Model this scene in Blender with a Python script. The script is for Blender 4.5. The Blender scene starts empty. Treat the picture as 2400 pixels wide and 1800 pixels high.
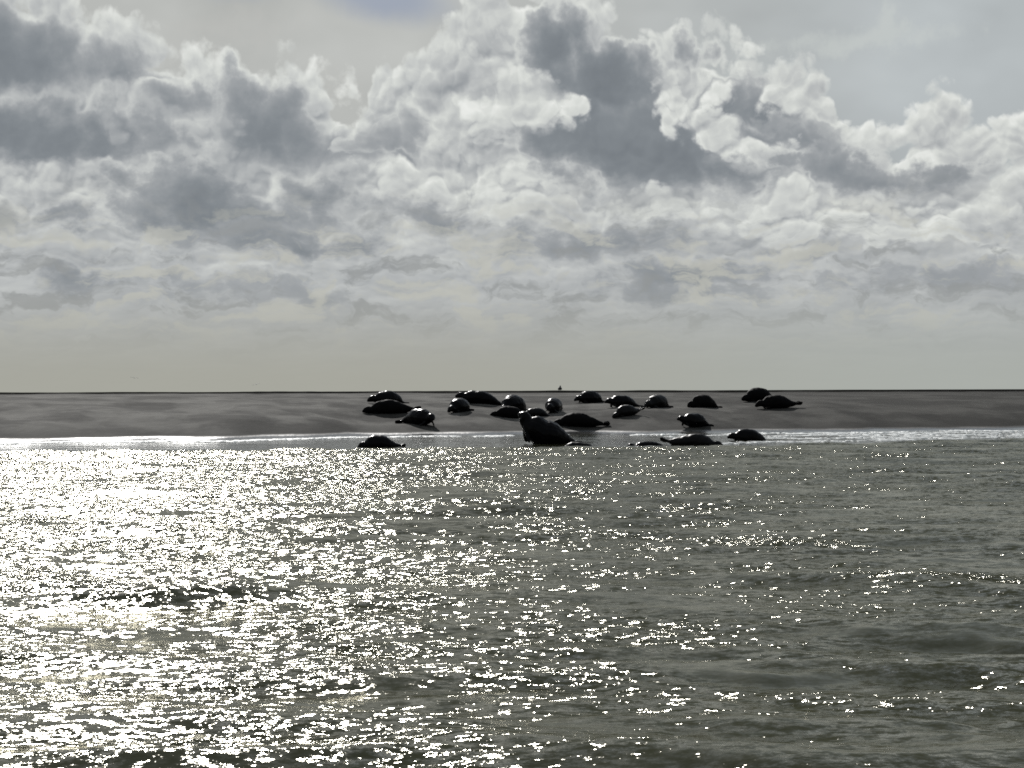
import bpy, math, random
import numpy as np
from mathutils import Vector, Matrix

rad = math.radians
scene = bpy.context.scene
COL = scene.collection

# ------------------------------------------------------------------ camera
CAM_H = 1.5
F_PX = 1200.0 / math.tan(rad(12.5))          # focal length in photo pixels (2400 wide)
HORIZON = 916.5
cam_d = bpy.data.cameras.new('camera')
cam_d.sensor_width = 36.0
cam_d.lens = 18.0 / math.tan(rad(12.5))
cam_d.clip_start = 0.1
cam_d.clip_end = 60000.0
cam = bpy.data.objects.new('camera', cam_d)
COL.objects.link(cam)
CAM_PITCH = (HORIZON - 900.0) / F_PX
CAM_ROLL = rad(0.19)
cam.location = (0, 0, CAM_H)
cam.matrix_world = (Matrix.Translation((0, 0, CAM_H))
                    @ Matrix.Rotation(rad(90) + CAM_PITCH, 4, 'X')
                    @ Matrix.Rotation(-CAM_ROLL, 4, 'Z'))
scene.camera = cam

# ------------------------------------------------------------------ light and exposure
SUN_AZ = rad(-12.0)      # left of the view direction (+Y)
SUN_EL = rad(28.0)
sun_d = bpy.data.lights.new('sun', 'SUN')
sun_d.energy = 3.8
sun_d.angle = rad(0.53)
sun_d.color = (1.0, 0.975, 0.94)
sun = bpy.data.objects.new('sun', sun_d)
COL.objects.link(sun)
sdir = Vector((math.sin(SUN_AZ) * math.cos(SUN_EL), math.cos(SUN_AZ) * math.cos(SUN_EL), math.sin(SUN_EL)))
sun.rotation_euler = sdir.to_track_quat('Z', 'Y').to_euler()

vs = scene.view_settings
vs.view_transform = 'Standard'
vs.look = 'None'
vs.exposure = 0.0
vs.gamma = 1.0
vs.use_curve_mapping = False
scene.cycles.use_denoising = False
scene.cycles.max_bounces = 6
scene.cycles.sample_clamp_direct = 60.0
scene.cycles.sample_clamp_indirect = 6.0
scene.cycles.filter_width = 1.7


# ------------------------------------------------------------------ node helpers
class G:
    """Builds math on node sockets: G(tree), then g.add(a, b) and so on."""
    def __init__(self, tree):
        self.t = tree
        self.n = tree.nodes
        self.l = tree.links

    def node(self, kind, **props):
        nd = self.n.new(kind)
        for k, v in props.items():
            setattr(nd, k, v)
        return nd

    def put(self, sock, v):
        if isinstance(v, bpy.types.NodeSocket):
            self.l.new(v, sock)
        else:
            sock.default_value = v

    def m(self, op, a, b=None, c=None, clamp=False):
        nd = self.node('ShaderNodeMath', operation=op, use_clamp=clamp)
        self.put(nd.inputs[0], a)
        if b is not None: self.put(nd.inputs[1], b)
        if c is not None: self.put(nd.inputs[2], c)
        return nd.outputs[0]

    def add(self, a, b): return self.m('ADD', a, b)
    def sub(self, a, b): return self.m('SUBTRACT', a, b)
    def mul(self, a, b): return self.m('MULTIPLY', a, b)
    def mad(self, a, b, c): return self.m('MULTIPLY_ADD', a, b, c)
    def mx(self, a, b): return self.m('MAXIMUM', a, b)
    def mn(self, a, b): return self.m('MINIMUM', a, b)

    def vm(self, op, a, b=None, scale=None):
        nd = self.node('ShaderNodeVectorMath', operation=op)
        self.put(nd.inputs[0], a)
        if b is not None: self.put(nd.inputs[1], b)
        if scale is not None: self.put(nd.inputs['Scale'], scale)
        return nd.outputs['Value'] if op in ('LENGTH', 'DOT_PRODUCT', 'DISTANCE') else nd.outputs[0]

    def xyz(self, x, y, z=0.0):
        nd = self.node('ShaderNodeCombineXYZ')
        for s, v in zip(nd.inputs, (x, y, z)): self.put(s, v)
        return nd.outputs[0]

    def sep(self, v):
        nd = self.node('ShaderNodeSeparateXYZ')
        self.put(nd.inputs[0], v)
        return nd.outputs

    def ss(self, v, a, b, to0=0.0, to1=1.0, kind='SMOOTHSTEP'):
        nd = self.node('ShaderNodeMapRange', interpolation_type=kind, clamp=True)
        self.put(nd.inputs['Value'], v)
        self.put(nd.inputs['From Min'], a); self.put(nd.inputs['From Max'], b)
        self.put(nd.inputs['To Min'], to0); self.put(nd.inputs['To Max'], to1)
        return nd.outputs['Result']

    def noise(self, vec, scale, detail=4.0, rough=0.5, lac=2.0, dist=0.0, color=False, dim='2D'):
        nd = self.node('ShaderNodeTexNoise', noise_dimensions=dim)
        nd.normalize = True
        self.put(nd.inputs['Vector'], vec)
        nd.inputs['Scale'].default_value = scale
        nd.inputs['Detail'].default_value = detail
        nd.inputs['Roughness'].default_value = rough
        nd.inputs['Lacunarity'].default_value = lac
        nd.inputs['Distortion'].default_value = dist
        return nd.outputs['Color'] if color else nd.outputs['Fac']

    def voro(self, vec, scale, detail=2.0, rough=0.5):
        nd = self.node('ShaderNodeTexVoronoi', voronoi_dimensions='2D', feature='F1')
        nd.normalize = True
        self.put(nd.inputs['Vector'], vec)
        nd.inputs['Scale'].default_value = scale
        nd.inputs['Detail'].default_value = detail
        nd.inputs['Roughness'].default_value = rough
        return nd.outputs['Distance']

    def mix(self, f, a, b):
        nd = self.node('ShaderNodeMix', data_type='RGBA')
        self.put(nd.inputs[0], f)
        self.put(nd.inputs[6], a); self.put(nd.inputs[7], b)
        return nd.outputs[2]

    def curve(self, v, pts):
        nd = self.node('ShaderNodeFloatCurve')
        self.put(nd.inputs['Value'], v)
        c = nd.mapping.curves[0]
        while len(c.points) < len(pts): c.points.new(0.5, 0.5)
        for p, (x, y) in zip(c.points, pts):
            p.location = (x, y); p.handle_type = 'AUTO'
        nd.mapping.update()
        return nd.outputs[0]


def lin(r, g, b, k=1.0):
    f = lambda c: (c / 255 / 12.92 if c < 10 else ((c / 255 + 0.055) / 1.055) ** 2.4)
    return (f(r) * k, f(g) * k, f(b) * k, 1.0)


# ------------------------------------------------------------------ sky: Nishita air, high veil and cumulus
SKY_STRENGTH = 0.1
def build_world():
    w = bpy.data.worlds.new('World')
    scene.world = w
    w.use_nodes = True
    w.cycles.sampling_method = 'MANUAL'
    w.cycles.sample_map_resolution = 512
    t = w.node_tree
    t.nodes.clear()
    g = G(t)
    K = 1.0 / SKY_STRENGTH
    C = lambda r, gg, b: lin(r, gg, b, K)

    geo = g.node('ShaderNodeNewGeometry')
    d = g.vm('SCALE', geo.outputs['Incoming'], scale=-1.0)
    dx, dy, dz = g.sep(d)
    az = g.m('ARCTAN2', dx, dy)
    el = g.m('ARCSINE', dz)
    # sky coordinates: azimuth u to the right, elevation v up from the horizon, in units of 1/5.4 rad
    u = g.mul(az, F_PX / 1000)
    v = g.mul(el, F_PX / 1000)
    uv = g.xyz(u, v)

    nish = g.node('ShaderNodeTexSky', sky_type='NISHITA')
    nish.sun_disc = False
    nish.sun_elevation = SUN_EL
    nish.sun_rotation = SUN_AZ
    nish.air_density = 1.0; nish.dust_density = 2.0; nish.ozone_density = 1.0

    wx = g.sub(g.noise(uv, 5.0, 4.0, 0.55), 0.5)
    wy = g.sub(g.noise(g.vm('ADD', uv, (13.7, 5.9, 0.0)), 6.0, 4.0, 0.55), 0.5)
    warp = g.xyz(wx, wy)
    uvw = g.vm('ADD', uv, g.vm('MULTIPLY', warp, (0.20, 0.13, 0.0)))
    vl = g.mul(g.m('LOGARITHM', g.add(g.mx(v, 0.0), 0.12), math.e), 0.78)     # lobes flatten towards the horizon
    uvf = g.xyz(u, vl)
    uvb = g.vm('ADD', uvf, g.vm('SCALE', warp, scale=0.09))

    def billow(p):                              # rounded lobes on lobes
        acc = None
        for sc, am in ((9.0, 1.0), (19.0, 0.50), (41.0, 0.24)):
            f1 = g.voro(p, sc, 0.0)
            h = g.mad(g.mul(f1, f1), -am, 0.115 * am)
            acc = h if acc is None else g.add(acc, h)
        return acc
    B = billow(uvb)
    B2 = billow(g.vm('ADD', uvb, (-0.006, 0.016, 0.0)))
    relief = g.mul(g.sub(B, B2), g.ss(v, 0.12, 0.60, 0.30, 1.0))
    fine = g.sub(g.noise(uvf, 26.0, 4.0, 0.62), 0.5)
    lump = g.sub(g.noise(uvb, 5.5, 3.0, 0.5), 0.5)

    state = {'a': None, 't': None, 'z': 0.0, 'p': uvw}

    def px(x, y): return ((x - 1200) / 1000.0, (HORIZON - y) / 1000.0)

    def blob(x, y, rx, ry, rot=0.0):
        cx, cy = px(x, y)
        r = min(rx, ry) / 1000
        if rot == 0.0:
            q = g.node('ShaderNodeVectorMath', operation='MULTIPLY_ADD')
            g.put(q.inputs[0], state['p'])
            q.inputs[1].default_value = (1000 / rx, 1000 / ry, 0)
            q.inputs[2].default_value = (-cx * 1000 / rx, -cy * 1000 / ry, 0)
            return g.mad(g.vm('LENGTH', q.outputs[0]), -r, r)
        mp = g.node('ShaderNodeMapping', vector_type='TEXTURE')
        g.put(mp.inputs['Vector'], state['p'])
        mp.inputs['Location'].default_value = (cx, cy, 0)
        mp.inputs['Rotation'].default_value = (0, 0, rad(rot))
        mp.inputs['Scale'].default_value = (rx / 1000, ry / 1000, 1)
        return g.mad(g.vm('LENGTH', mp.outputs[0]), -r, r)

    def union(items):
        r = None
        for it in items:
            b = blob(*it)
            r = b if r is None else g.m('SMOOTH_MAX', r, b, 0.03)
        return r

    # ---- clear air behind: Nishita blue seen through a bright veil
    veil_n = g.noise(g.vm('MULTIPLY', uv, (1.0, 1.7, 1.0)), 2.6, 3.0, 0.5)
    hz = g.ss(v, 0.0, 0.60)
    right = g.ss(u, -0.3, 1.1)
    veil = g.mix(right, g.mix(hz, C(166, 166, 157), C(184, 186, 183)), g.mix(hz, C(166, 170, 165), C(180, 186, 188)))
    veil = g.vm('SCALE', veil, scale=g.ss(veil_n, 0.25, 0.75, 0.90, 1.10, 'LINEAR'))
    state['p'] = g.vm('ADD', uv, g.vm('SCALE', warp, scale=0.05))
    hole = g.mul(g.ss(union([(900, 5, 200, 75, -8), (570, -10, 100, 36, 0)]), -0.01, 0.06), 0.8)
    state['p'] = uvw
    gaps = g.mul(g.ss(veil_n, 0.30, 0.58), g.ss(v, 0.95, 1.7))
    blue = g.mix(0.94, nish.outputs[0], C(120, 138, 166))
    col = g.mix(g.mx(hole, g.mul(gaps, 0.6)), veil, blue)
    wisp = g.add(union([(2000, 110, 170, 22, 4), (2065, 85, 30, 40, 0)]), g.mul(fine, 0.05))
    col = g.mix(g.mul(g.ss(wisp, -0.02, 0.02), 0.45), col, C(203, 208, 204))
    bv = g.add(union([(540, 90, 240, 60, 5), (770, 200, 80, 50, 0)]), g.mul(fine, 0.08))
    col = g.mix(g.mul(g.ss(bv, -0.02, 0.08), 0.35), col, C(194, 194, 190))

    # ---- cumulus, painted from the farthest to the nearest as coverage and tone
    un = g.ss(u, -1.5, 1.5, kind='LINEAR')
    outl = [(-300, -120), (-60, -60), (90, -30), (200, 10), (330, 80), (480, 140), (620, 160), (730, 150), (790, 240), (845, 290),
            (890, 160), (980, 130), (1050, 60), (1110, -10), (1300, -30), (1420, 20), (1500, 90), (1560, 100), (1610, 50), (1660, 90), (1760, 120), (1860, 180),
            (1950, 230), (1985, 310), (2060, 320), (2130, 280), (2170, 250), (2250, 310), (2330, 320), (2420, 280), (2700, 220)]
    pts = [((x + 300) / 3000, 0.5 + (HORIZON - y) / 1000 * 0.4) for x, y in outl]
    outline = g.mul(g.sub(g.curve(un, pts), 0.5), 2.5)
    bank = g.sub(outline, g.add(v, g.mul(wy, -0.05)))

    def cloud(f0, core, edge, rim_w=0.03, bottom=None, soft=0.03, amp=0.16, rel=1.0, cover=1.0, edge_w=0.028):
        z = state['z']                          # ties each cloud to the one before, so that few values are alive at once
        f = g.add(union(f0) if isinstance(f0, list) else f0, g.mad(B, amp, g.mad(fine, 0.045, z)))
        a = g.ss(f, -0.006, edge_w)
        if bottom is not None:
            yb = px(0, bottom)[1]
            a = g.mul(a, g.ss(g.add(v, g.mad(wy, 0.08, g.mad(fine, 0.03, z))), yb - soft, yb + soft))
        if cover != 1.0:
            a = g.mul(a, cover)
        e = g.m('EXPONENT', g.mul(g.mx(f, 0.0), -1.0 / rim_w))
        T = g.mad(e, edge - core, core)
        T = g.mad(relief, rel * 0.8, T)
        T = g.mad(lump, -0.35 * min(1.0, rel + 0.3), T)
        if state['a'] is None:
            state['a'], state['t'] = a, T
        else:
            mixt = g.node('ShaderNodeMix', data_type='FLOAT')
            g.put(mixt.inputs[0], a); g.put(mixt.inputs[2], state['t']); g.put(mixt.inputs[3], T)
            state['t'] = mixt.outputs[0]
            state['a'] = g.mx(state['a'], a)
        state['z'] = g.mul(g.add(state['t'], state['a']), 1e-7)
        state['p'] = g.vm('ADD', uvw, state['z'])

    cloud(bank, 0.58, 0.90, 0.05, rel=1.4, amp=0.24)
    cloud([(40, 155, 330, 145, -6), (300, 200, 220, 92, 0)], 0.04, 0.84, 0.065, bottom=218, soft=0.035, rel=0.45, edge_w=0.04, amp=0.13)
    cloud([(470, 195, 120, 60), (610, 200, 140, 60), (720, 220, 90, 80)], 0.64, 0.95, 0.03, rel=1.8)
    cloud([(640, 310, 205, 142, -30), (420, 245, 85, 80), (770, 370, 150, 100, -30)], 0.08, 0.80, 0.055, bottom=392, soft=0.05, rel=0.45, edge_w=0.04, amp=0.13)
    cloud([(120, 335, 410, 118)], 0.03, 0.78, 0.05, bottom=392, soft=0.018, rel=0.4, edge_w=0.035, amp=0.13)
    cloud([(290, 320, 26, 60, 25), (255, 285, 24, 40, 20)], 0.50, 0.55, 0.03, rel=1.0, amp=0.10, cover=0.7)
    cloud([(920, 310, 130, 100), (1010, 240, 120, 95)], 0.52, 0.92, 0.035, rel=1.6)
    cloud([(1100, 230, 120, 110), (1180, 330, 160, 110), (1000, 400, 170, 90)], 0.55, 0.88, 0.035, rel=1.6)
    cloud([(900, 350, 100, 60), (1150, 430, 110, 50), (960, 300, 50, 40)], 0.30, 0.62, 0.035, bottom=400, soft=0.05, rel=0.9)
    cloud([(1655, 145, 100, 80), (1770, 255, 180, 108, -30), (1900, 370, 210, 92, -25)], 0.14, 1.0, 0.034, rel=0.5, amp=0.15, edge_w=0.03)
    cloud([(1730, 205, 70, 45), (1830, 215, 70, 50), (1905, 240, 60, 65)], 0.58, 0.95, 0.03, bottom=290, rel=1.7)
    cloud([(1780, 330, 110, 55, -20), (1880, 350, 110, 50, -20)], 0.22, 0.80, 0.02, bottom=410, rel=0.5)
    cloud([(1300, 120, 100, 105), (1405, 215, 215, 130, -25), (1460, 335, 325, 165, -15), (1610, 425, 320, 92)], 0.07, 1.0, 0.036, bottom=465, soft=0.05, rel=0.45, amp=0.14, edge_w=0.03)
    cloud([(1200, 235, 95, 60), (1285, 245, 85, 48)], 0.66, 0.95, 0.03, bottom=300, soft=0.04, rel=1.6)
    cloud([(1590, 225, 65, 38), (1560, 285, 36, 40)], 0.62, 0.95, 0.03, bottom=335, rel=1.7)
    cloud([(1700, 310, 75, 52, -20), (1800, 385, 120, 46, -28)], 0.64, 0.95, 0.03, bottom=425, soft=0.03, rel=1.7)
    cloud([(2110, 340, 110, 70), (2200, 330, 80, 90), (2330, 360, 170, 90)], 0.66, 0.95, 0.035, bottom=430, soft=0.04, rel=1.6)
    cloud([(2050, 425, 320, 60, -4)], 0.20, 0.60, 0.03, bottom=450, soft=0.02, rel=0.5, amp=0.12)
    # middle distance
    cloud([(130, 480, 190, 70), (330, 440, 90, 50)], 0.52, 0.85, 0.03, bottom=560, rel=1.5)
    cloud([(520, 500, 340, 112, -8), (720, 450, 145, 68, -28)], 0.06, 0.80, 0.048, edge_w=0.042, bottom=585, soft=0.02, rel=0.6, amp=0.13)
    cloud([(90, 510, 170, 55), (690, 575, 300, 62)], 0.10, 0.62, 0.048, edge_w=0.042, bottom=598, soft=0.012, rel=0.5, amp=0.12)
    cloud([(1010, 425, 42, 28), (1090, 480, 130, 45)], 0.55, 0.90, 0.025, bottom=520, rel=1.5)
    cloud([(1000, 515, 170, 58)], 0.12, 0.72, 0.048, edge_w=0.042, bottom=545, soft=0.02, rel=0.6, amp=0.12)
    cloud([(1330, 500, 200, 45), (1500, 500, 120, 40)], 0.58, 0.86, 0.03, bottom=560, rel=1.4)
    cloud([(1400, 580, 340, 74)], 0.12, 0.70, 0.048, edge_w=0.042, bottom=622, soft=0.012, rel=0.5, amp=0.12)
    cloud([(1830, 490, 60, 40), (1900, 530, 150, 50), (2110, 540, 160, 50)], 0.62, 0.88, 0.03, bottom=610, rel=1.4)
    cloud([(2280, 545, 110, 60), (2380, 580, 100, 60)], 0.50, 0.90, 0.028, bottom=640, rel=1.4)
    cloud([(1620, 665, 290, 80)], 0.10, 0.68, 0.048, edge_w=0.042, bottom=705, soft=0.012, rel=0.5, amp=0.12)
    cloud([(2250, 660, 280, 48), (1950, 690, 140, 40)], 0.32, 0.62, 0.025, bottom=685, soft=0.015, rel=0.5, amp=0.12)
    cloud([(180, 650, 115, 58), (400, 690, 80, 36), (380, 630, 140, 36)], 0.08, 0.60, 0.048, edge_w=0.042, bottom=690, soft=0.012, rel=0.5, amp=0.12)
    cloud([(620, 670, 220, 42), (760, 700, 140, 30)], 0.34, 0.64, 0.02, bottom=715, soft=0.015, rel=0.6, amp=0.12)

    tone = state['t']
    low = g.ss(v, 0.40, 0.10)                   # distance takes the contrast
    tone = g.add(g.mul(g.sub(tone, 0.50), g.ss(low, 0.0, 1.0, 1.0, 0.48, 'LINEAR')), g.ss(low, 0.0, 1.0, 0.50, 0.47, 'LINEAR'))
    ramp = g.node('ShaderNodeValToRGB')
    g.put(ramp.inputs[0], tone)
    el_ = ramp.color_ramp.elements
    stops = [(0.0, (113, 119, 125)), (0.2, (132, 138, 143)), (0.40, (158, 162, 165)), (0.60, (187, 190, 190)), (0.80, (213, 216, 212)), (1.0, (235, 237, 233))]
    while len(el_) < len(stops): el_.new(0.5)
    for e, (p, c) in zip(el_, stops):
        e.position = p; e.color = lin(*c)
    cum = g.vm('SCALE', ramp.outputs[0], scale=K)
    col = g.mix(state['a'], col, cum)

    # ---- streaks of far cloud low over the sea, fading into the haze
    st = g.vm('ADD', g.vm('MULTIPLY', uv, (1.0, 3.0, 1.0)), g.vm('SCALE', warp, scale=0.30))
    sn = g.noise(g.vm('ADD', st, state['z']), 5.0, 5.0, 0.60)
    band = g.mul(g.ss(v, 0.06, 0.20), g.ss(v, 0.52, 0.30))
    col = g.mix(g.mul(g.mul(g.ss(sn, 0.50, 0.66), band), 0.65), col, C(193, 193, 183))
    col = g.mix(g.mul(g.mul(g.ss(sn, 0.47, 0.32), band), 0.72), col, C(146, 149, 149))
    # haze at the horizon
    haze_c = g.mix(right, C(166, 166, 156), C(169, 173, 167))
    col = g.mix(g.ss(v, 0.27, 0.02, 0.0, 0.94), col, haze_c)

    bg = g.node('ShaderNodeBackground')
    g.put(bg.inputs['Color'], col)
    bg.inputs['Strength'].default_value = SKY_STRENGTH
    out = g.node('ShaderNodeOutputWorld')
    t.links.new(bg.outputs[0], out.inputs['Surface'])

build_world()


# ------------------------------------------------------------------ shared builders
def link(o, parent=None):
    COL.objects.link(o)
    if parent is not None: o.parent = parent
    return o

def grid_mesh(name, X, Y, Z, mat, smooth=True):
    """A sheet from 2-D arrays of coordinates."""
    r, c = X.shape
    me = bpy.data.meshes.new(name)
    co = np.stack([X, Y, Z], -1).reshape(-1, 3).astype(np.float32)
    i = np.arange(r * c).reshape(r, c)
    q = np.stack([i[:-1, :-1], i[:-1, 1:], i[1:, 1:], i[1:, :-1]], -1).reshape(-1, 4).astype(np.int32)
    me.vertices.add(len(co)); me.vertices.foreach_set('co', co.ravel())
    me.loops.add(q.size); me.loops.foreach_set('vertex_index', q.ravel())
    me.polygons.add(len(q))
    me.polygons.foreach_set('loop_start', np.arange(0, q.size, 4, dtype=np.int32))
    me.polygons.foreach_set('loop_total', np.full(len(q), 4, dtype=np.int32))
    me.polygons.foreach_set('use_smooth', np.full(len(q), smooth, dtype=bool))
    me.update(calc_edges=True)
    me.materials.append(mat)
    return link(bpy.data.objects.new(name, me))

def gnoise(x, y, seed=0):
    """2-D gradient noise, about -1..1."""
    xi = np.floor(x).astype(np.int64); yi = np.floor(y).astype(np.int64)
    xf = x - xi; yf = y - yi
    def grad(ix, iy):
        h = (ix * 374761393 + iy * 668265263 + seed * 974711) & 0xffffffff
        h = ((h ^ (h >> 13)) * 1274126177) & 0xffffffff
        a = (h ^ (h >> 16)) / 4294967296.0 * 2 * np.pi
        return np.cos(a), np.sin(a)
    def dot(ix, iy, dx, dy):
        gx, gy = grad(ix, iy); return gx * dx + gy * dy
    s = lambda t: t * t * t * (t * (t * 6 - 15) + 10)
    ux, uy = s(xf), s(yf)
    a = dot(xi, yi, xf, yf); b = dot(xi + 1, yi, xf - 1, yf)
    c = dot(xi, yi + 1, xf, yf - 1); e = dot(xi + 1, yi + 1, xf - 1, yf - 1)
    return ((a + (b - a) * ux) * (1 - uy) + (c + (e - c) * ux) * uy) * 1.5

def fbm(x, y, octaves=4, seed=0, gain=0.5):
    t = 0.0; a = 1.0
    for k in range(octaves):
        t = t + a * gnoise(x * 2 ** k, y * 2 ** k, seed + k * 17); a *= gain
    return t

def sstep(x, a, b):
    t = np.clip((x - a) / (b - a), 0, 1)
    return t * t * (3 - 2 * t)

def new_mat(name):
    m = bpy.data.materials.new(name); m.use_nodes = True
    t = m.node_tree
    return m, G(t), t.nodes['Principled BSDF'], t.nodes['Material Output']

# ------------------------------------------------------------------ lie of the land (metres; the water stands at z = 0)
def shore(x):       # distance at which dry sand rises out of the shallows
    x = np.asarray(x, dtype=float)
    return np.interp(x, [-120, -40, -17, -9, -4, 0, 5, 12, 20, 40, 120], [60, 66, 69, 72, 77.5, 79, 80, 82.5, 86, 92, 105]) \
        + 0.5 * np.sin(x * 0.9) + 0.3 * np.sin(x * 2.3 + 1.0)

def ripple_edge(x): # distance at which the open, rippled water stops at the drowned lip of the bank
    x = np.asarray(x, dtype=float)
    return np.interp(x, [-120, -40, -14.5, -5, 0, 4, 8, 15, 40, 120], [54, 56, 58.2, 60.3, 61.0, 61.3, 63.0, 69.5, 76, 88])

def sand_z(x, y):
    t = y - shore(x)
    z_dry = 1.33 * (1 - np.exp(-np.maximum(t, 0) / 9.8)) + 0.175 * sstep(y, 112, 150)
    z_wet = -0.012 * np.minimum(-np.minimum(t, 0), 18) - 0.10 * np.maximum(-t - 18, 0)
    z = np.where(t > 0, z_dry, np.maximum(z_wet, -2.5))
    dry = sstep(t, 0.3, 6.0)
    # low ridges and runnels left by the tide, running obliquely over the bank
    a = x * 0.30 + y * 0.055
    b = y * 0.17 - x * 0.045
    rel = 0.07 * fbm(a * 0.7 + 4, b * 1.3, 4, 3) + 0.07 * (1 - 2.2 * np.abs(gnoise(a * 0.55 + 9, b * 1.1 + 2, 8)))
    rel = rel + 0.012 * fbm(x * 1.7, y * 0.9, 3, 21)
    z = z + rel * dry * (1 - 0.75 * sstep(y, 92, 118)) * (1 - 0.55 * sstep(x, 6, 16))
    # the bank ends 150 m out and drops back under the sea
    return z - 4.0 * sstep(y, 150 + 4 * np.sin(x * 0.05), 180)

# ------------------------------------------------------------------ sand bank
def build_sand():
    m, g, bs, out = new_mat('tidal_sand')
    geo = g.node('ShaderNodeNewGeometry')
    p = geo.outputs['Position']
    x, y, z = g.sep(p)
    q = g.xyz(g.add(g.mul(x, 0.30), g.mul(y, 0.055)), g.sub(g.mul(y, 0.17), g.mul(x, 0.045)))
    n1 = g.noise(q, 1.1, 5.0, 0.6)
    n2 = g.noise(g.vm('MULTIPLY', p, (1.2, 0.5, 1.0)), 1.3, 4.0, 0.6)
    damp = g.ss(g.add(z, g.mul(g.sub(n1, 0.5), 0.5)), 0.05, 0.75)
    c = g.mix(g.ss(n1, 0.42, 0.60), lin(48, 47, 44), lin(95, 93, 88))
    c = g.mix(g.mul(g.ss(n2, 0.40, 0.70), 0.5), c, lin(66, 64, 60))
    c = g.mix(g.mul(g.ss(g.add(x, g.mul(g.sub(n1, 0.5), 14.0)), 2.0, 16.0), 0.55), c, lin(50, 49, 46))     # darker towards the right: weaker sun sheen there, put into the colour
    far = g.ss(g.add(y, g.mul(g.sub(n1, 0.5), 22.0)), 124.0, 132.0)     # dark strip along the far side
    c = g.mix(g.mul(far, 0.90), c, lin(22, 22, 21))
    c = g.mix(g.ss(damp, 0.0, 1.0, 0.55, 0.0), c, lin(38, 37, 34))
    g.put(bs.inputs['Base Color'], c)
    bs.inputs['Specular Tint'].default_value = (1, 1, 1, 1)
    wet = g.ss(g.add(z, g.mul(g.sub(n1, 0.5), 0.12)), 0.02, 0.16)
    g.put(bs.inputs['Roughness'], g.ss(wet, 0.0, 1.0, 0.16, 0.85))
    g.put(bs.inputs['Specular IOR Level'], g.mul(g.ss(wet, 0.0, 1.0, 0.5, 0.022), g.sub(1.0, far)))
    bmp = g.node('ShaderNodeBump')
    bmp.inputs['Strength'].default_value = 0.35
    bmp.inputs['Distance'].default_value = 0.03
    g.put(bmp.inputs['Height'], g.noise(g.vm('MULTIPLY', p, (1.0, 0.6, 1.0)), 5.0, 4.0, 0.6))
    g.l.new(bmp.outputs[0], bs.inputs['Normal'])
    xs = np.concatenate([np.linspace(-260, -34, 40)[:-1], np.linspace(-34, 34, 420), np.linspace(34, 260, 40)[1:]])
    ys = np.concatenate([np.linspace(40, 60, 20)[:-1], np.linspace(60, 112, 330), np.linspace(112, 185, 90)[1:]])
    X, Y = np.meshgrid(xs, ys)
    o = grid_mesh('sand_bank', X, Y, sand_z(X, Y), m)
    o['kind'] = 'structure'

build_sand()

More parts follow.
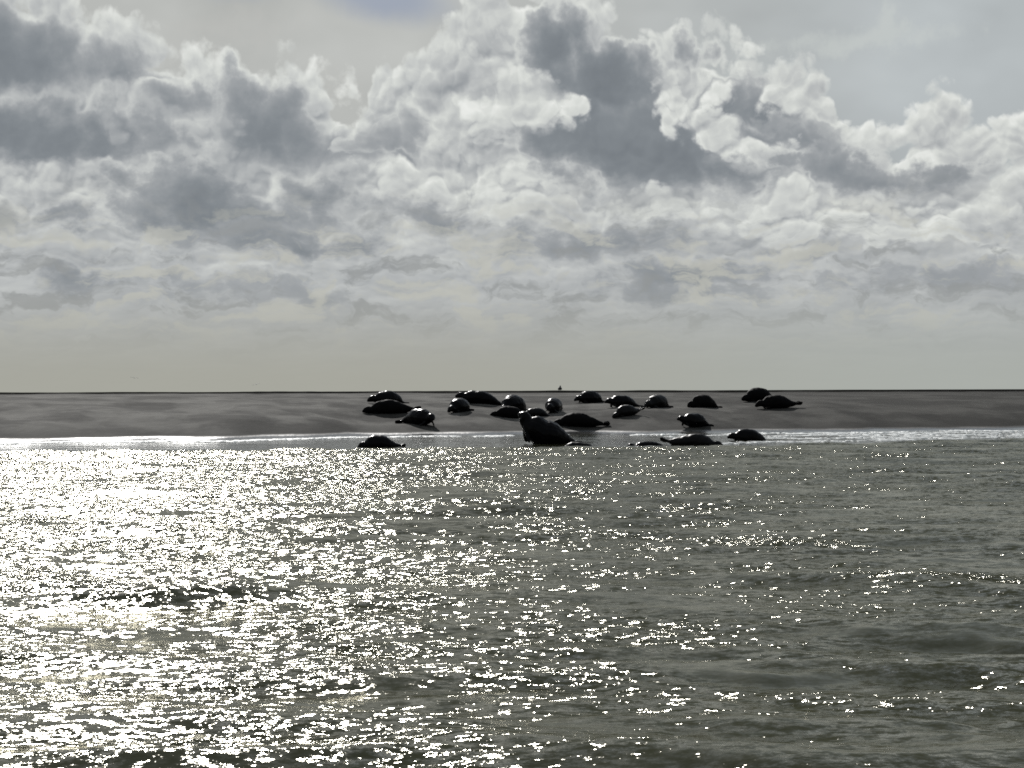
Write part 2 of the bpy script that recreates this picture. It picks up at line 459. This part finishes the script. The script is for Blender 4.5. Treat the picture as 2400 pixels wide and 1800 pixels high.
# ------------------------------------------------------------------ sea
def build_sea():
    m, g, bs, out = new_mat('sea_water')
    p = g.node('ShaderNodeNewGeometry').outputs['Position']
    x, y, z = g.sep(p)
    silt = g.noise(g.vm('MULTIPLY', p, (0.25, 0.6, 0.0)), 1.0, 3.0, 0.5)
    g.n.remove(bs)
    at = g.node('ShaderNodeAttribute', attribute_name='ripple')
    # ripples too small for the mesh, as a field of surface slopes
    n1 = g.vm('SUBTRACT', g.noise(g.vm('MULTIPLY', p, (0.60, 1.0, 1.0)), 12.0, 4.0, 0.76, color=True), (0.5, 0.5, 0.5))
    gust = g.noise(g.vm('MULTIPLY', p, (0.5, 0.8, 1.0)), 1.3, 3.0, 0.6)
    amp = g.mul(g.ss(gust, 0.30, 0.74, 0.20, 2.20, 'LINEAR'), at.outputs['Fac'])
    sl = g.vm('MULTIPLY', g.vm('SCALE', n1, scale=amp), (1.8, 1.9, 0.0))
    nrm = g.node('ShaderNodeNewGeometry').outputs['Normal']
    wn = g.vm('NORMALIZE', g.vm('ADD', nrm, sl))
    body = g.node('ShaderNodeBsdfDiffuse')              # silt in the water
    g.put(body.inputs['Color'], g.mix(silt, lin(49, 50, 36), lin(63, 63, 45)))
    gloss = g.node('ShaderNodeBsdfAnisotropic', distribution='BECKMANN')
    g.put(gloss.inputs['Color'], g.mix(g.ss(at.outputs['Fac'], 0.35, 0.8), (0.95, 0.96, 0.96, 1), (0.73, 0.715, 0.64, 1)))
    g.put(gloss.inputs['Roughness'], g.ss(at.outputs['Fac'], 0.3, 0.8, 0.08, 0.195))
    g.put(gloss.inputs['Normal'], wn)
    fr = g.node('ShaderNodeFresnel')
    fr.inputs['IOR'].default_value = 1.333
    g.put(fr.inputs['Normal'], wn)
    mx = g.node('ShaderNodeMixShader')
    g.l.new(fr.outputs[0], mx.inputs[0]); g.l.new(body.outputs[0], mx.inputs[1]); g.l.new(gloss.outputs[0], mx.inputs[2])
    g.l.new(mx.outputs[0], out.inputs['Surface'])

    # rows by distance, columns by bearing: fine where the water is near
    rows = [3.0]
    while rows[-1] < 74:
        rows.append(rows[-1] + min(max(rows[-1] * 0.0045, 0.035), 0.16))
    while rows[-1] < 110: rows.append(rows[-1] + 0.4)
    while rows[-1] < 30000: rows.append(rows[-1] * 1.06)
    rows = np.array(rows)
    ang = np.radians(np.concatenate([np.linspace(-80, -15, 60)[:-1], np.linspace(-15, 15, 1001), np.linspace(15, 80, 60)[1:]]))
    A, D = np.meshgrid(ang, rows)
    X = D * np.tan(A) * np.where(np.abs(A) < 0.3, 1.0, 1.0)
    X = np.clip(X, -60000, 60000)
    Y = D.copy()
    near = D < 200
    lip = ripple_edge(np.clip(X, -119, 119))
    lip = lip + 0.8 * gnoise(X * 0.8, Y * 0.05, 5) + 0.35 * gnoise(X * 3.1, Y * 0.1, 6)
    open_w = 1 - sstep(Y, lip - 0.2, lip + 1.0)
    calm = 0.06 + 0.94 * open_w
    calm = np.where(D > 140, 1.0, calm)

    rng = np.random.default_rng(11)
    Z = np.zeros_like(X)
    sel = rows < 112
    Xs, Ys = X[sel], Y[sel]
    Zs = np.zeros_like(Xs)
    def waves(n, l0, l1, slope, main, spread):
        out = np.zeros_like(Xs)
        for _ in range(n):
            lam = l0 * (l1 / l0) ** rng.random()
            th = math.radians(main + rng.normal() * spread)
            k = 2 * math.pi / lam
            a = slope / k * math.sqrt(2.0 / n)
            ph = rng.random() * 6.283
            # keep short waves out of the rows that are too far apart to carry them
            w = k * (Xs * math.cos(th) + Ys * math.sin(th)) + ph
            out += a * np.sin(w)
        return out
    patch = 0.75 + 0.5 * fbm(Xs * 0.16, Ys * 0.09, 3, 40)
    Zs += waves(10, 2.2, 5.5, 0.042, 82, 13)
    Zs += waves(24, 0.75, 2.0, 0.075, 85, 17) * (0.6 + 0.6 * patch)
    Zs += waves(34, 0.28, 0.75, 0.090, 87, 34) * patch
    # two places where the swell heaps up over a shoal
    HEAPS = ((2.65, 23.2, 0.9, 0.55, 0.05), (2.75, 18.4, 1.0, 0.40, 0.07), (3.5, 18.0, 0.7, 0.35, 0.05), (-2.45, 16.6, 1.15, 0.28, 0.115), (-3.7, 14.4, 0.8, 0.25, 0.095),
             (-0.9, 16.3, 0.6, 0.25, 0.05), (-1.4, 9.6, 0.9, 0.20, 0.06), (0.35, 20.5, 1.0, 0.4, 0.03))
    for (cx, cy, rx, ry, am) in HEAPS:
        yy = Ys - cy - 0.25 * gnoise(Xs * 0.9 + cx, Ys * 0.1, 31)
        Zs += am * np.exp(-((Xs - cx) / rx) ** 2 - (yy / ry) ** 2)
    Z[sel] = Zs
    Z = Z * calm
    o = grid_mesh('sea', X, Y, Z, m)
    at_r = o.data.attributes.new('ripple', 'FLOAT', 'POINT')
    r = np.where(D > 140, 1.6, 0.22 + 0.78 * open_w)
    for (cx, cy, rx, ry, am) in HEAPS[:3]:       # broken water round the shoal
        r = r + 1.5 * np.exp(-((X - cx) / (rx * 0.9)) ** 2 - ((Y - cy - 0.2) / (ry * 1.6)) ** 2)
    at_r.data.foreach_set('value', r.ravel().astype(np.float32))
    o['kind'] = 'structure'

build_sea()

# ------------------------------------------------------------------ seals
def photo_ray(px, py):
    d = cam.matrix_world.to_3x3() @ Vector(((px - 1200) / F_PX, (900 - py) / F_PX, -1.0))
    return d / d.y

def on_bank(px, py):
    """Point of the bank (or of the water) that the photograph shows at this pixel."""
    d = photo_ray(px, py)
    y = 50.0
    while y < 149:
        x = d.x * y; zz = CAM_H + d.z * y
        if zz <= max(0.0, float(sand_z(np.array(x), np.array(y)))): break
        y += 0.1
    return Vector((d.x * y, y, max(float(sand_z(np.array(d.x * y), np.array(y))), -0.03)))

PROFILE = [  # station along the body from nose to tail root, half width, half height (shares of the length)
    (0.000, 0.014, 0.014), (0.012, 0.033, 0.030), (0.035, 0.045, 0.042), (0.060, 0.056, 0.055), (0.090, 0.064, 0.066), (0.120, 0.067, 0.069),
    (0.160, 0.064, 0.067), (0.210, 0.080, 0.082), (0.280, 0.110, 0.108), (0.360, 0.128, 0.122), (0.450, 0.136, 0.128), (0.540, 0.136, 0.127),
    (0.630, 0.126, 0.117), (0.720, 0.107, 0.099), (0.800, 0.082, 0.077), (0.870, 0.056, 0.054), (0.930, 0.036, 0.036), (0.965, 0.024, 0.022)]

def tube(bm_v, bm_f, centres, rights, ups, hw, hh, n=16, flat=0.0):
    base = len(bm_v)
    for c, r, u, a, b in zip(centres, rights, ups, hw, hh):
        for k in range(n):
            t = 2 * math.pi * k / n
            cu, su = math.cos(t), math.sin(t)
            if su < 0: su *= (1 - flat)
            bm_v.append(c + r * (a * cu) + u * (b * su))
    m = len(centres)
    for i in range(m - 1):
        for k in range(n):
            a0 = base + i * n + k; a1 = base + i * n + (k + 1) % n
            bm_f.append((a0, a1, a1 + n, a0 + n))
    bm_f.append(tuple(base + k for k in reversed(range(n))))
    bm_f.append(tuple(base + (m - 1) * n + k for k in range(n)))

def flipper(bv, bf, root, along, across, length, width, thick=0.022):
    along = along.normalized(); across = across.normalized()
    up = along.cross(across).normalized()
    st = [(-0.15, 0.45), (0.12, 0.62), (0.40, 0.85), (0.70, 1.0), (0.90, 0.80), (1.0, 0.40)]
    tube(bv, bf, [root + along * (s * length) for s, _ in st], [across] * len(st), [up] * len(st),
         [w * width / 2 for _, w in st], [thick * (1.3 - 0.6 * max(s, 0)) for s, _ in st], 10)

def seal_mesh(L, fat, head_up, tail_up, bend, chest_up, look, splay, rng):
    """Seal lying along -X (nose towards -X), belly on z = 0, as one continuous skin."""
    xs = np.array([p[0] for p in PROFILE])
    n = len(xs)
    hw = np.array([p[1] for p in PROFILE]) * L
    hh = np.array([p[2] for p in PROFILE]) * L
    body = np.clip((xs + 0.04) / 0.30, 0, 1) * np.clip((1.02 - xs) / 0.42, 0, 1)
    hw = hw * (1 + (fat - 1) * body); hh = hh * (1 + (fat - 1) * body)
    s_ = (xs - 0.5) * L
    rest = hh * 0.86
    zc = rest.copy()
    f = np.clip((0.46 - xs) / 0.46, 0, 1)
    zc = zc + chest_up * L * f ** 1.15 + head_up * L * np.clip((0.24 - xs) / 0.24, 0, 1) ** 0.8
    zc = zc + tail_up * L * np.clip((xs - 0.66) / 0.30, 0, 1) ** 1.5
    yc = bend * L * ((xs - 0.5) ** 2 * 4)
    # raising the chest shortens the plan
    pts = [Vector((0, 0, 0))]
    X = [0.0]
    for i in range(1, n):
        ds = s_[i] - s_[i - 1]
        dz = zc[i] - zc[i - 1]; dy = yc[i] - yc[i - 1]
        X.append(X[-1] + math.sqrt(max(ds * ds - dz * dz - dy * dy, (0.30 * ds) ** 2)))
    X = np.array(X); X -= X.mean()
    C = [Vector((X[i], yc[i], zc[i])) for i in range(n)]
    # the head turns: muzzle sags to level and looks aside
    for i in range(n):
        q = max(0.0, (0.13 - xs[i]) / 0.13)
        C[i].z -= q * L * 0.055 * (1 if head_up + chest_up > 0.04 else 0.25)
        C[i].y += q * L * 0.10 * look
    T = []
    for i in range(n):
        a = C[max(i - 1, 0)]; b = C[min(i + 1, n - 1)]
        T.append((b - a).normalized())
    R = []; U = []
    for i in range(n):
        r = Vector((0, 0, 1)).cross(T[i]); r = r.normalized() if r.length > 1e-5 else Vector((0, 1, 0))
        R.append(r); U.append(T[i].cross(r).normalized())
    bv, bf = [], []
    tube(bv, bf, C, R, U, hw, hh, 18, 0.14)
    # hind flippers: a pair, pressed together or fanned
    tl = C[-2]; td = (C[-1] - C[-3]).normalized()
    for sgn in (-1, 1):
        al = (td + R[-1] * (0.16 + 0.30 * splay) * sgn + Vector((0, 0, 0.10 + 0.6 * tail_up))).normalized()
        flipper(bv, bf, tl + R[-1] * sgn * 0.016 * L, al, R[-1] * 0.55 + Vector((0, 0, 0.85)) * sgn * 0.8, 0.155 * L, 0.115 * L, 0.028)
    # fore flippers: one each side behind the chest
    j = 7
    for sgn in (-1, 1):
        root = C[j] + R[j] * sgn * hw[j] * 0.80 - U[j] * hh[j] * 0.55
        tgt = Vector((root.x + 0.07 * L, root.y + sgn * 0.09 * L, 0.02))
        al = tgt - root
        if al.length < 0.11 * L: al = Vector((0.5, sgn * 0.75, -0.25))
        flipper(bv, bf, root, al, Vector((0.8, -0.2 * sgn, 0.2)), 0.135 * L + max(0, al.length - 0.2 * L), 0.07 * L)
    # brow and muzzle pads keep the head from being an egg
    i0 = 2
    for sgn in (-1, 1):
        c0 = C[i0] + R[i0] * sgn * hw[i0] * 0.40 - U[i0] * hh[i0] * 0.25
        tube(bv, bf, [c0 + T[i0] * k for k in (-0.022 * L, -0.008 * L, 0.012 * L)], [R[i0]] * 3, [U[i0]] * 3, [0.010 * L, 0.020 * L, 0.014 * L], [0.010 * L, 0.018 * L, 0.012 * L], 8)
    me = bpy.data.meshes.new('seal_raw')
    me.from_pydata([tuple(v) for v in bv], [], bf)
    me.update()
    tmp = bpy.data.objects.new('seal_tmp', me)
    COL.objects.link(tmp)
    md = tmp.modifiers.new('skin', 'REMESH')
    md.mode = 'VOXEL'; md.voxel_size = 0.020; md.use_smooth_shade = True
    sm = tmp.modifiers.new('soft', 'SMOOTH'); sm.factor = 0.5; sm.iterations = 4
    tx = bpy.data.textures.new('blubber', 'CLOUDS'); tx.noise_scale = 0.30; tx.noise_depth = 2      # folds and rolls of fat
    ds = tmp.modifiers.new('folds', 'DISPLACE'); ds.texture = tx; ds.strength = 0.055; ds.mid_level = 0.5
    ds.texture_coords = 'OBJECT'
    tmp_ref = bpy.data.objects.new('fold_ref', None); COL.objects.link(tmp_ref)
    tmp_ref.location = (rng.random() * 9, rng.random() * 9, rng.random() * 9)
    ds.texture_coords_object = tmp_ref
    bpy.context.view_layer.update()
    dg = bpy.context.evaluated_depsgraph_get()
    res = bpy.data.meshes.new_from_object(tmp.evaluated_get(dg))
    bpy.data.objects.remove(tmp); bpy.data.objects.remove(tmp_ref); bpy.data.meshes.remove(me)
    res.name = 'seal'
    return res

def seal_coat(name, c0, c1, rough, spec):
    m, g, bs, out = new_mat(name)
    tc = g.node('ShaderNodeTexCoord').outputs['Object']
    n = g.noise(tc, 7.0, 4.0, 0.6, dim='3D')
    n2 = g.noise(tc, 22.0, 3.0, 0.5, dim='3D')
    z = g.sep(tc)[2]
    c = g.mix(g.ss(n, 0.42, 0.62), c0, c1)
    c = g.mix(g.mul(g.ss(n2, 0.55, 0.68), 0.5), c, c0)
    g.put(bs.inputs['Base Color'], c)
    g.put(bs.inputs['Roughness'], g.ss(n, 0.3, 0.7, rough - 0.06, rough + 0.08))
    bs.inputs['Specular IOR Level'].default_value = spec
    bmp = g.node('ShaderNodeBump')
    bmp.inputs['Strength'].default_value = 0.25; bmp.inputs['Distance'].default_value = 0.01
    g.put(bmp.inputs['Height'], n2)
    g.l.new(bmp.outputs[0], bs.inputs['Normal'])
    return m

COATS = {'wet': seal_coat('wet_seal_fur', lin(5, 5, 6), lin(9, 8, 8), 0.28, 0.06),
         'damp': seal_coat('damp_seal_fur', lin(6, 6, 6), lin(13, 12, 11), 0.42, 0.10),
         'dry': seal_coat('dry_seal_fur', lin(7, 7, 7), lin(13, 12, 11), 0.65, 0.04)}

# centre x, base y, wanted width in the photograph (px), heading (deg: 180 nose to the left, 270 nose to the camera, 0 to the right),
# true length, fatness, head_up, tail_up, bend, chest_up, look, splay, coat, sink, label
SEALS = [
 (900, 948, 1.70, 214, 1.36, 0.07, 0.00, 0.05, 0.03, 0.3, 0.2, 'wet', 0.03, 'dark seal with a bright wet back behind the leftmost long seal on the sand'),
 (900, 972, 1.92, 183, 1.12, 0.03, 0.07, 0.00, 0.00, 0.0, 0.3, 'dry', 0.03, 'long black seal stretched flat, leftmost of those on the sand'),
 (990, 1000, 1.85, 312, 1.35, 0.10, 0.00, 0.06, 0.08, 0.2, 0.3, 'wet', 0.03, 'seal facing the water with its body behind to the right, right of the leftmost pair'),
 (1072, 969, 1.60, 243, 1.45, 0.05, 0.00, 0.00, 0.03, 0.2, 0.5, 'wet', 0.03, 'small seal seen end on below the nose of the long back-row seal'),
 (1112, 947, 1.90, 172, 1.20, 0.10, 0.00, 0.00, 0.06, 0.2, 0.2, 'wet', 0.03, 'long seal tapering to the right against the horizon, second in the back row'),
 (1198, 970, 1.80, 238, 1.65, 0.02, 0.00, 0.00, 0.00, 0.0, 0.2, 'wet', 0.03, 'round seal seen end on with a white shine, behind a wedge-shaped seal'),
 (1186, 981, 1.50, 190, 1.28, 0.00, 0.00, 0.00, 0.00, 0.2, 0.2, 'dry', 0.03, 'wedge-shaped seal lying low with its nose to the left, behind the big rearing seal'),
 (1250, 978, 1.15, 195, 1.35, 0.06, 0.00, 0.00, 0.03, 0.0, 0.2, 'damp', 0.03, 'seal just behind the back of the big rearing seal'),
 (1268, 1041, 1.98, 190, 1.82, 0.07, 0.03, 0.03, 0.42, 0.1, 1.3, 'wet', 0.03, 'big seal rearing its chest high at the water edge, head up to the left'),
 (1296, 971, 1.65, 255, 1.40, 0.10, 0.00, 0.00, 0.06, 0.0, 0.2, 'wet', 0.03, 'small round seal seen end on, just below the bird on the skyline'),
 (1344, 1002, 1.85, 183, 1.16, 0.00, 0.06, 0.00, 0.00, 0.0, 0.5, 'dry', 0.03, 'spindle-shaped seal lying flat to the right of the big rearing seal'),
 (1378, 946, 1.65, 222, 1.42, 0.07, 0.00, 0.04, 0.04, 0.2, 0.2, 'wet', 0.03, 'humped seal in the back row, to the right of the bird on the skyline'),
 (1452, 955, 1.55, 207, 1.36, 0.08, 0.00, 0.00, 0.08, 0.3, 0.3, 'wet', 0.03, 'seal with a white shining neck behind a smaller seal, back row centre'),
 (1464, 978, 1.25, 208, 1.55, 0.02, 0.12, 0.00, 0.00, 0.0, 1.4, 'damp', 0.03, 'smaller seal with its tail flippers spread, in front of the back row centre'),
 (1537, 957, 1.60, 232, 1.50, 0.06, 0.00, 0.00, 0.02, 0.3, 0.2, 'damp', 0.03, 'dome-shaped seal alone between the back row centre pair and the peaked lone seal'),
 (1642, 956, 1.60, 216, 1.46, 0.02, 0.00, 0.00, 0.00, 0.0, 0.4, 'dry', 0.03, 'dark lone seal with a peaked back, left of the pair at the right'),
 (1772, 943, 1.75, 210, 1.52, 0.02, 0.00, 0.00, 0.02, 0.0, 0.2, 'dry', 0.03, 'seal whose back stands above the horizon, rear one of the pair at the right'),
 (1812, 960, 1.72, 194, 1.36, 0.06, 0.07, 0.00, 0.04, 0.0, 0.5, 'dry', 0.03, 'dark lumpy seal, front one of the pair at the right'),
 (1622, 1005, 1.45, 212, 1.55, 0.08, 0.00, 0.05, 0.16, 0.4, 0.6, 'wet', 0.03, 'seal with raised shining head on the sand above the right water edge'),
 (1640, 1043, 1.58, 352, 1.08, 0.02, 0.10, 0.00, 0.00, 0.0, 0.3, 'damp', 0.03, 'long low seal in the shallows with its tail lifted at the left'),
 (1746, 1032, 1.30, 190, 1.50, 0.08, 0.01, 0.00, 0.08, 0.2, 0.6, 'wet', 0.03, 'seal with raised head at the water edge, right of the long low seal'),
 (880, 1048, 1.20, 186, 1.65, 0.06, 0.08, 0.00, 0.03, 0.4, 0.3, 'wet', 0.03, 'seal in the shallows with a white shining shoulder, far left by the water'),
 (1346, 1045, 1.20, 180, 1.00, 0.00, 0.00, 0.00, 0.00, 0.0, 0.0, 'damp', 0.19, 'seal showing only a sliver of dark back above the water, below the big rearing seal'),
 (1512, 1044, 1.30, 183, 1.05, 0.10, 0.00, 0.00, 0.05, 0.0, 0.0, 'wet', 0.23, 'swimming seal with head and back showing, left of the long low one'),
]

def build_seals():
    rng = random.Random(5)
    for (cx, by, L, hd, fat, hu, tu, bend, cu, look, splay, coat, sink, label) in SEALS:
        fat = 1 + (fat - 1) * 0.76; L = L * 1.04
        me = seal_mesh(L, fat, hu, tu, bend, cu, look, splay, rng)
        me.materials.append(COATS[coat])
        o = link(bpy.data.objects.new('seal', me))
        # nose lies along -X, so heading 180 needs no turn
        a = rad(hd - 180)
        p = on_bank(cx, by)
        # the pixel is the near side of the body: step back by half the body
        p.y += 0.14 * L * fat * abs(math.cos(a)) + 0.42 * L * abs(math.sin(a)) * 0.6
        p.x *= p.y / (p.y - 0.14 * L * fat)
        # lie on the slope
        h = 0.45
        zx = float(sand_z(np.array(p.x + h), np.array(p.y)) - sand_z(np.array(p.x - h), np.array(p.y))) / (2 * h)
        zy = float(sand_z(np.array(p.x), np.array(p.y + h)) - sand_z(np.array(p.x), np.array(p.y - h))) / (2 * h)
        nrm = Vector((-zx, -zy, 1)).normalized()
        q = Vector((0, 0, 1)).rotation_difference(nrm)
        p.z = max(float(sand_z(np.array(p.x), np.array(p.y))), -0.08 if sink < 0.1 else 0.0) - sink
        o.matrix_world = Matrix.Translation(p) @ q.to_matrix().to_4x4() @ Matrix.Rotation(a, 4, 'Z')
        o['label'] = label
        o['category'] = 'seal'
        o['group'] = 'seals on and beside the sand bank'

build_seals()

# ------------------------------------------------------------------ birds
def simple_mat(name, c, rough=0.7):
    m, g, bs, out = new_mat(name)
    tc = g.node('ShaderNodeTexCoord').outputs['Object']
    n = g.noise(tc, 18.0, 3.0, 0.5, dim='3D')
    g.put(bs.inputs['Base Color'], g.mix(n, c, tuple(v * 1.5 for v in c[:3]) + (1.0,)))
    bs.inputs['Roughness'].default_value = rough
    return m

def skin_mesh(bv, bf, voxel):
    me = bpy.data.meshes.new('raw'); me.from_pydata([tuple(v) for v in bv], [], bf); me.update()
    tmp = bpy.data.objects.new('tmp', me); COL.objects.link(tmp)
    md = tmp.modifiers.new('skin', 'REMESH'); md.mode = 'VOXEL'; md.voxel_size = voxel; md.use_smooth_shade = True
    sm = tmp.modifiers.new('soft', 'SMOOTH'); sm.factor = 0.5; sm.iterations = 2
    res = bpy.data.meshes.new_from_object(tmp.evaluated_get(bpy.context.evaluated_depsgraph_get()))
    bpy.data.objects.remove(tmp); bpy.data.meshes.remove(me)
    return res

def build_birds():
    X, Y, Zv = Vector((1, 0, 0)), Vector((0, 1, 0)), Vector((0, 0, 1))
    dark = simple_mat('dark_plumage', lin(24, 23, 22))
    bv, bf = [], []
    # standing bird seen from the front: broad hunched body, short neck, small head, two legs
    z = [0.045, 0.075, 0.12, 0.17, 0.205, 0.235, 0.26, 0.285, 0.30]
    w = [0.075, 0.120, 0.125, 0.095, 0.055, 0.035, 0.040, 0.036, 0.015]
    tube(bv, bf, [Vector((0.012 * k / 3, 0, a)) for k, a in enumerate(z)], [X] * 9, [Y] * 9, w, [v * 0.85 for v in w], 12)
    tube(bv, bf, [Vector((0.03 + 0.02 * k, -0.02, 0.272 - 0.004 * k)) for k in range(4)], [Y] * 4, [Zv] * 4, [0.014, 0.012, 0.010, 0.006], [0.014, 0.012, 0.010, 0.006], 8)
    for sx in (-0.04, 0.05):
        tube(bv, bf, [Vector((sx, 0, 0.09)), Vector((sx, 0, 0.03)), Vector((sx, 0, -0.02))], [X] * 3, [Y] * 3, [0.012] * 3, [0.012] * 3, 8)
    me = skin_mesh(bv, bf, 0.009); me.name = 'bird'; me.materials.append(dark)
    o = link(bpy.data.objects.new('bird', me))
    y = 148.0; x = (1312 - 1200) / F_PX * y
    o.scale = (1.12, 1.12, 1.12)
    o.location = (x, y, float(sand_z(np.array(x), np.array(y))))
    o['label'] = 'tiny dark bird standing on the skyline above the seals'
    o['category'] = 'bird'
    grey = simple_mat('grey_plumage', lin(120, 122, 122))
    for px_, py_, bank_, dihedral, label in ((315, 886, 8, 0.22, 'faint tiny bird flying low over the horizon, far left'),
                                             (600, 901, -14, 0.10, 'faint tiny bird flying low over the horizon, nearer the seals')):
        bv, bf = [], []
        tube(bv, bf, [Vector((0, t, 0.0)) for t in (-0.20, -0.14, -0.05, 0.06, 0.15, 0.22)], [X] * 6, [Zv] * 6, [0.01, 0.035, 0.055, 0.05, 0.03, 0.04], [0.01, 0.032, 0.05, 0.045, 0.02, 0.012], 10)
        for sg in (-1, 1):
            st = [(0.0, 0.0, 0.0, 0.085), (0.16, -0.02, dihedral * 0.22, 0.080), (0.30, 0.0, dihedral * 0.30, 0.065), (0.46, 0.06, dihedral * 0.28, 0.035), (0.58, 0.12, dihedral * 0.20, 0.012)]
            tube(bv, bf, [Vector((sg * a, b, c)) for a, b, c, _ in st], [Y] * 5, [Zv] * 5, [d_ for *_, d_ in st], [0.014] * 5, 8)
        me = skin_mesh(bv, bf, 0.012); me.name = 'flying_bird'; me.materials.append(grey)
        o = link(bpy.data.objects.new('flying_bird', me))
        d = photo_ray(px_, py_)
        o.location = Vector((0, 0, CAM_H)) + d * 320.0
        o.rotation_euler = (0, rad(bank_), rad(25))
        o['label'] = label; o['category'] = 'bird'; o['group'] = 'birds flying over the sea'

build_birds()

# ------------------------------------------------------------------ foam along the shallow edge
def build_foam():
    m, g, bs, out = new_mat('sea_foam')
    n = g.noise(g.node('ShaderNodeNewGeometry').outputs['Position'], 14.0, 3.0, 0.6, dim='3D')
    g.put(bs.inputs['Base Color'], g.mix(n, lin(196, 198, 194), lin(232, 233, 228)))
    bs.inputs['Roughness'].default_value = 0.6
    rng = np.random.default_rng(3)
    bv, bf = [], []
    def dollop(x, y, z, rx, ry, h):
        base = len(bv); n = 8
        a0 = rng.random() * 6.28
        for ring, (r, zz) in enumerate(((1.0, -0.25), (0.95, 0.25), (0.6, 0.8))):
            for k in range(n):
                t = 2 * math.pi * k / n + a0; w = r * (0.75 + 0.5 * rng.random())
                bv.append((x + rx * w * math.cos(t), y + ry * w * math.sin(t), z + h * zz * (0.8 + 0.4 * rng.random())))
        bv.append((x, y, z + h))
        for ring in range(2):
            for k in range(n):
                a = base + ring * n + k; b = base + ring * n + (k + 1) % n
                bf.append((a, b, b + n, a + n))
        for k in range(n):
            bf.append((base + 2 * n + k, base + 2 * n + (k + 1) % n, base + 3 * n))
    for _ in range(4200):
        x = -24 + 46 * rng.random()
        dens = np.interp(x, [-24, -6, -2, 2, 20], [1.0, 0.85, 0.45, 0.30, 0.45])
        if 0.5 + 0.5 * float(gnoise(np.array(x * 0.5), np.array(0.0), 55)) > 0.25 + 0.75 * dens: continue
        if rng.random() > dens: continue
        y = float(shore(x)) - 1.2 + 0.45 * float(np.clip(rng.normal(), -1.5, 1.3)) + 0.35 * math.sin(x * 1.7)
        dollop(x, y, max(0.004, float(sand_z(np.array(x), np.array(y)))), 0.04 + 0.16 * rng.random() ** 2, 0.05 + 0.22 * rng.random(), 0.004 + 0.018 * rng.random() ** 2)
    # thin pale foam added over the right flats, standing in for reflected sky
    for _ in range(2600):
        x = 5 + 19 * rng.random()
        w = float(shore(x)); e = float(ripple_edge(x))
        t = rng.random()
        if 0.5 + 0.7 * float(gnoise(np.array(x * 0.35), np.array(t * 6.0), 66)) > 0.30 + 0.5 * sstep(np.array(x), 5, 12): continue
        y = e + 2.0 + (w - e - 2.6) * t
        dollop(x, y, 0.005, 0.05 + 0.25 * rng.random() ** 2, 0.05 + 0.12 * rng.random(), 0.003 + 0.007 * rng.random())
    me = bpy.data.meshes.new('foam'); me.from_pydata(bv, [], bf); me.update()
    me.polygons.foreach_set('use_smooth', np.ones(len(me.polygons), dtype=bool))
    me.materials.append(m)
    o = link(bpy.data.objects.new('foam', me))
    o['kind'] = 'stuff'
    o['label'] = 'broken line of white foam where the shallows meet the sand'
    o['category'] = 'foam'

build_foam()
